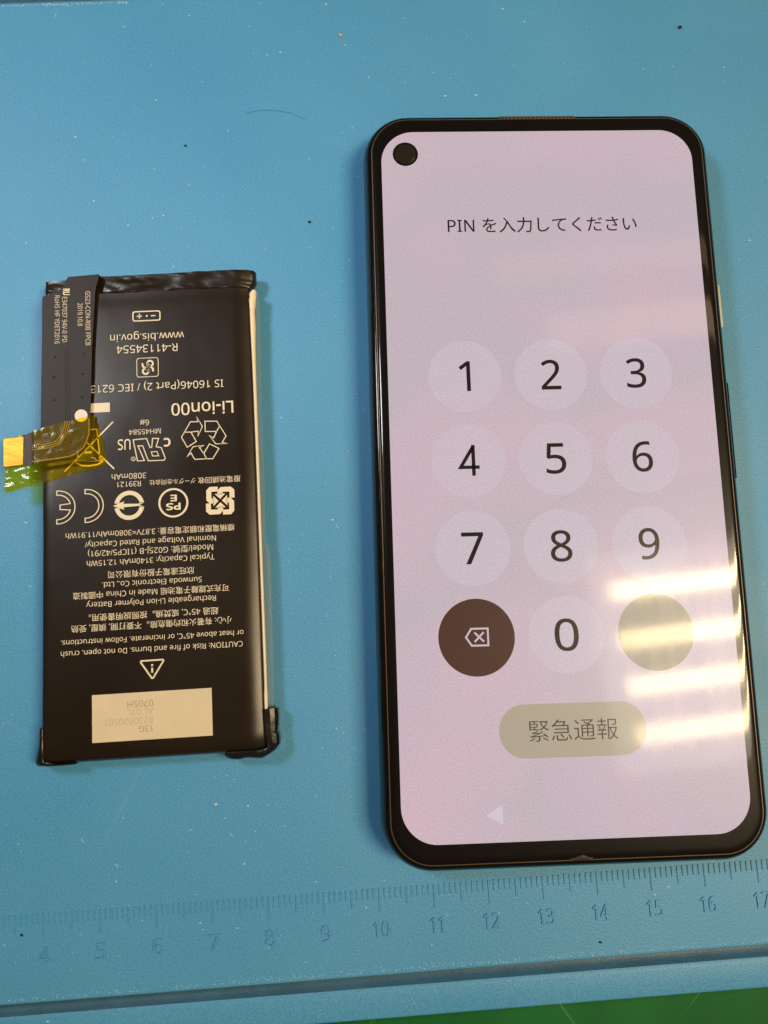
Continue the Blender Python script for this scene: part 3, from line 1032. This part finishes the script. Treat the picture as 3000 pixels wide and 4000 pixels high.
# amber tape
tb = [(-26.75, 4.2), (-25.9, 4.08), (-20.97, 5.2), (-16.02, 6.39), (-11.75, 7.41), (-8.12, 8.25)]
tt = [(-26.85, 14.3), (-23.16, 14.85), (-19.45, 15.94), (-15.59, 16.86), (-13.72, 17.14), (-9.98, 17.99)]
NT, MS = 60, 40
rb, rt = resample(tb, NT), resample(tt, NT)
jag = [(-9.98, 17.99), (-9.35, 15.64), (-9.07, 14.29), (-8.44, 12.62), (-8.38, 11.43), (-7.96, 10.53), (-8.12, 8.25)]
v, f = [], []
def sstep(a, b_, x):
    t = max(0, min(1, (x - a) / (b_ - a)))
    return t * t * (3 - 2 * t)
for i in range(NT):
    ti = i / (NT - 1)
    for j in range(MS):
        s = j / (MS - 1)
        x = rb[i][0] + (rt[i][0] - rb[i][0]) * s
        y = rb[i][1] + (rt[i][1] - rb[i][1]) * s
        # torn right end
        yy = 8.25 + (17.99 - 8.25) * s
        xr = lerp_poly(jag, max(8.3, min(17.9, yy)))
        tear = 0.22 * noise.noise(Vector((yy * 2.3, 1.7, 0))) + 0.12 * noise.noise(Vector((yy * 6.1, 4.7, 0)))
        xl = rb[-1][0] + (rt[-1][0] - rb[-1][0]) * s
        x += (xr - xl + tear) * sstep(0.55, 1.0, ti)
        z_mat = 5.02 - 0.35 * sstep(-21, -27, x) + 0.0
        z_on = ZF + 0.07
        on_cable = sstep(-21.95, -21.2, x)
        z = z_mat + (z_on - z_mat) * on_cable
        # right of / below the cable the tape comes down on the casing
        low = max(sstep(-10.7, -9.6, x), sstep(9.3, 8.2, y - 0.10 * (x + 16)) if x > -21 else 0)
        z = z + (ZB + 0.16 - z) * low * on_cable
        z += (0.05 + 0.16 * sstep(-21, -23.5, x)) * abs(noise.noise(Vector((x * 0.6, y * 0.7, 0.2)))) + 0.012 * abs(noise.noise(Vector((x * 2.2, y * 2.6, 4.2))))
        v.append((x, y, z))
for i in range(NT - 1):
    for j in range(MS - 1):
        f.append((i * MS + j, (i + 1) * MS + j, (i + 1) * MS + j + 1, i * MS + j + 1))
tp = obj('amber_tape', v, f, AMBER, bat, True)
tp['label'] = 'translucent amber tape with a torn right end over the cable'

# ------------------------------------------------------------------ crumbs and dust on the mat
def blob(name, x, y, z, r, mat, squash=0.6, seed=0):
    bm = bmesh.new()
    bmesh.ops.create_icosphere(bm, subdivisions=2, radius=1.0)
    vs_, fs_ = [], []
    for q in bm.verts:
        k = 1 + 0.45 * noise.noise(q.co * 1.6 + Vector((seed * 3.1, seed, 0)))
        vs_.append((q.co.x * r * k, q.co.y * r * k * 0.8, max(q.co.z, -0.7) * r * k * squash + r * squash * 0.65))
    for q in bm.faces:
        fs_.append(tuple(w.index for w in q.verts))
    bm.free()
    return obj(name, vs_, fs_, mat, loc=(x, y, z))
crumbs = [(-45.69, 52.86, 0.33, DARKC, 'dark crumb on the blue mat between battery and phone, above battery height'),
          (34.91, 96.75, 0.42, DARKC, 'dark crumb on the mat above the right corner of the phone'),
          (-71.11, 70.05, 0.26, DARKC, 'dark crumb on the mat above the battery'),
          (4.94, -87.4, 0.26, DARKC, 'small dark crumb on the mat below ruler number 14'),
          (-98.99, -82.03, 0.28, DARKC, 'dark spot of grit beside ruler number 4'),
          (-38.53, 95.13, 0.42, TANC, 'tan crumb on the mat at the top centre'),
          (-64.6, -60.9, 0.30, DUSTM, 'white crumb on the mat below the right end of the battery')]
for i, (x, y, r, mt, lb) in enumerate(crumbs):
    tag(blob('crumb', x, y, 0.0, r, mt, 0.6, i), lb, 'crumb', 'crumbs on the blue mat')
ca, sa = math.cos(MAT_ROT), math.sin(MAT_ROT)
for i, (x, y, r, lb) in enumerate(((-72.3, -91.75, 0.30, 'tan crumb in the dark groove under ruler number 6'), (-63.2, -95.0, 0.36, 'tan crumb on the lower ledge near the bottom edge'))):
    yl = -x * sa + y * ca
    tag(blob('crumb', x, y, -1.1 if yl < -93 else -2.3, r, TANC, 0.6, i + 20), lb, 'crumb', 'crumbs on the blue mat')
# a hair
hp = [(-58.6, 77.2), (-57, 77.7), (-55, 77.95), (-53, 77.9), (-51, 77.6), (-49.3, 77.3), (-47.6, 76.3), (-46.2, 75.9)]
fl = Flat(0.0, 0.06)
fl.stroke(resample(hp, 30), 0.06)
tag(fl.build('hair', FIBRE, None), 'fine curved grey hair on the mat above and left of the phone', 'hair')

v, f = [], []
def speck(x, y, z, r):
    o = len(v)
    a = rnd.random() * 6.28
    e = 0.5 + rnd.random()
    for k in range(4):
        v.append((x + r * e * math.cos(a + k * PI / 2) * (1 if k % 2 else 1.4), y + r * math.sin(a + k * PI / 2), z))
    v.append((x, y, z + r * 0.6))
    for k in range(4):
        f.append((o + k, o + (k + 1) % 4, o + 4))
def free(x, y):
    if -35.5 < x < 36.5 and -73 < y < 72.5:
        return False
    if -98.5 < x < -52 and -54 < y < 42:
        return False
    return True
for k in range(2100):
    x, y = rnd.uniform(-118, 62), rnd.uniform(-100, 108)
    yl = -x * sa + y * ca
    if not free(x, y) or yl < -97 or yl > 106 or -93.4 < yl < -89.8:
        continue
    q = rnd.random()
    r = 0.035 + 0.055 * q + (0.11 * rnd.random() if q > 0.92 else 0)
    speck(x, y, -1.1 if yl < -92 else 0.0, r)
for k in range(420):                     # dust lying along the edge of the step
    x = rnd.uniform(-115, 60)
    yl = -89.75 + abs(rnd.gauss(0, 0.40))
    speck(x * ca - yl * sa, x * sa + yl * ca, 0.0, 0.04 + 0.05 * rnd.random())
for k in range(220):
    x = rnd.uniform(-118, -80)
    yl = 106.1 - abs(rnd.gauss(0, 0.25))
    speck(x * ca - yl * sa, x * sa + yl * ca, 0.0, 0.05 + 0.07 * rnd.random())
for k in range(60):                      # lint
    x, y = rnd.uniform(-115, 60), rnd.uniform(-88, 105)
    if not free(x, y):
        continue
    a = rnd.random() * 6.28
    L = 0.3 + 0.7 * rnd.random()
    p = [(x, y), (x + L * .5 * math.cos(a), y + L * .5 * math.sin(a)), (x + L * math.cos(a + .6), y + L * math.sin(a + .6))]
    q = Flat(0.0, 0.05).stroke(p, 0.05)
    o = len(v)
    v += q.v
    f += [tuple(i + o for i in w) for w in q.f]
d = obj('dust', v, f, DUSTM)
tag(d, 'fine pale dust specks and lint scattered over the blue mat', 'dust', None, 'stuff')
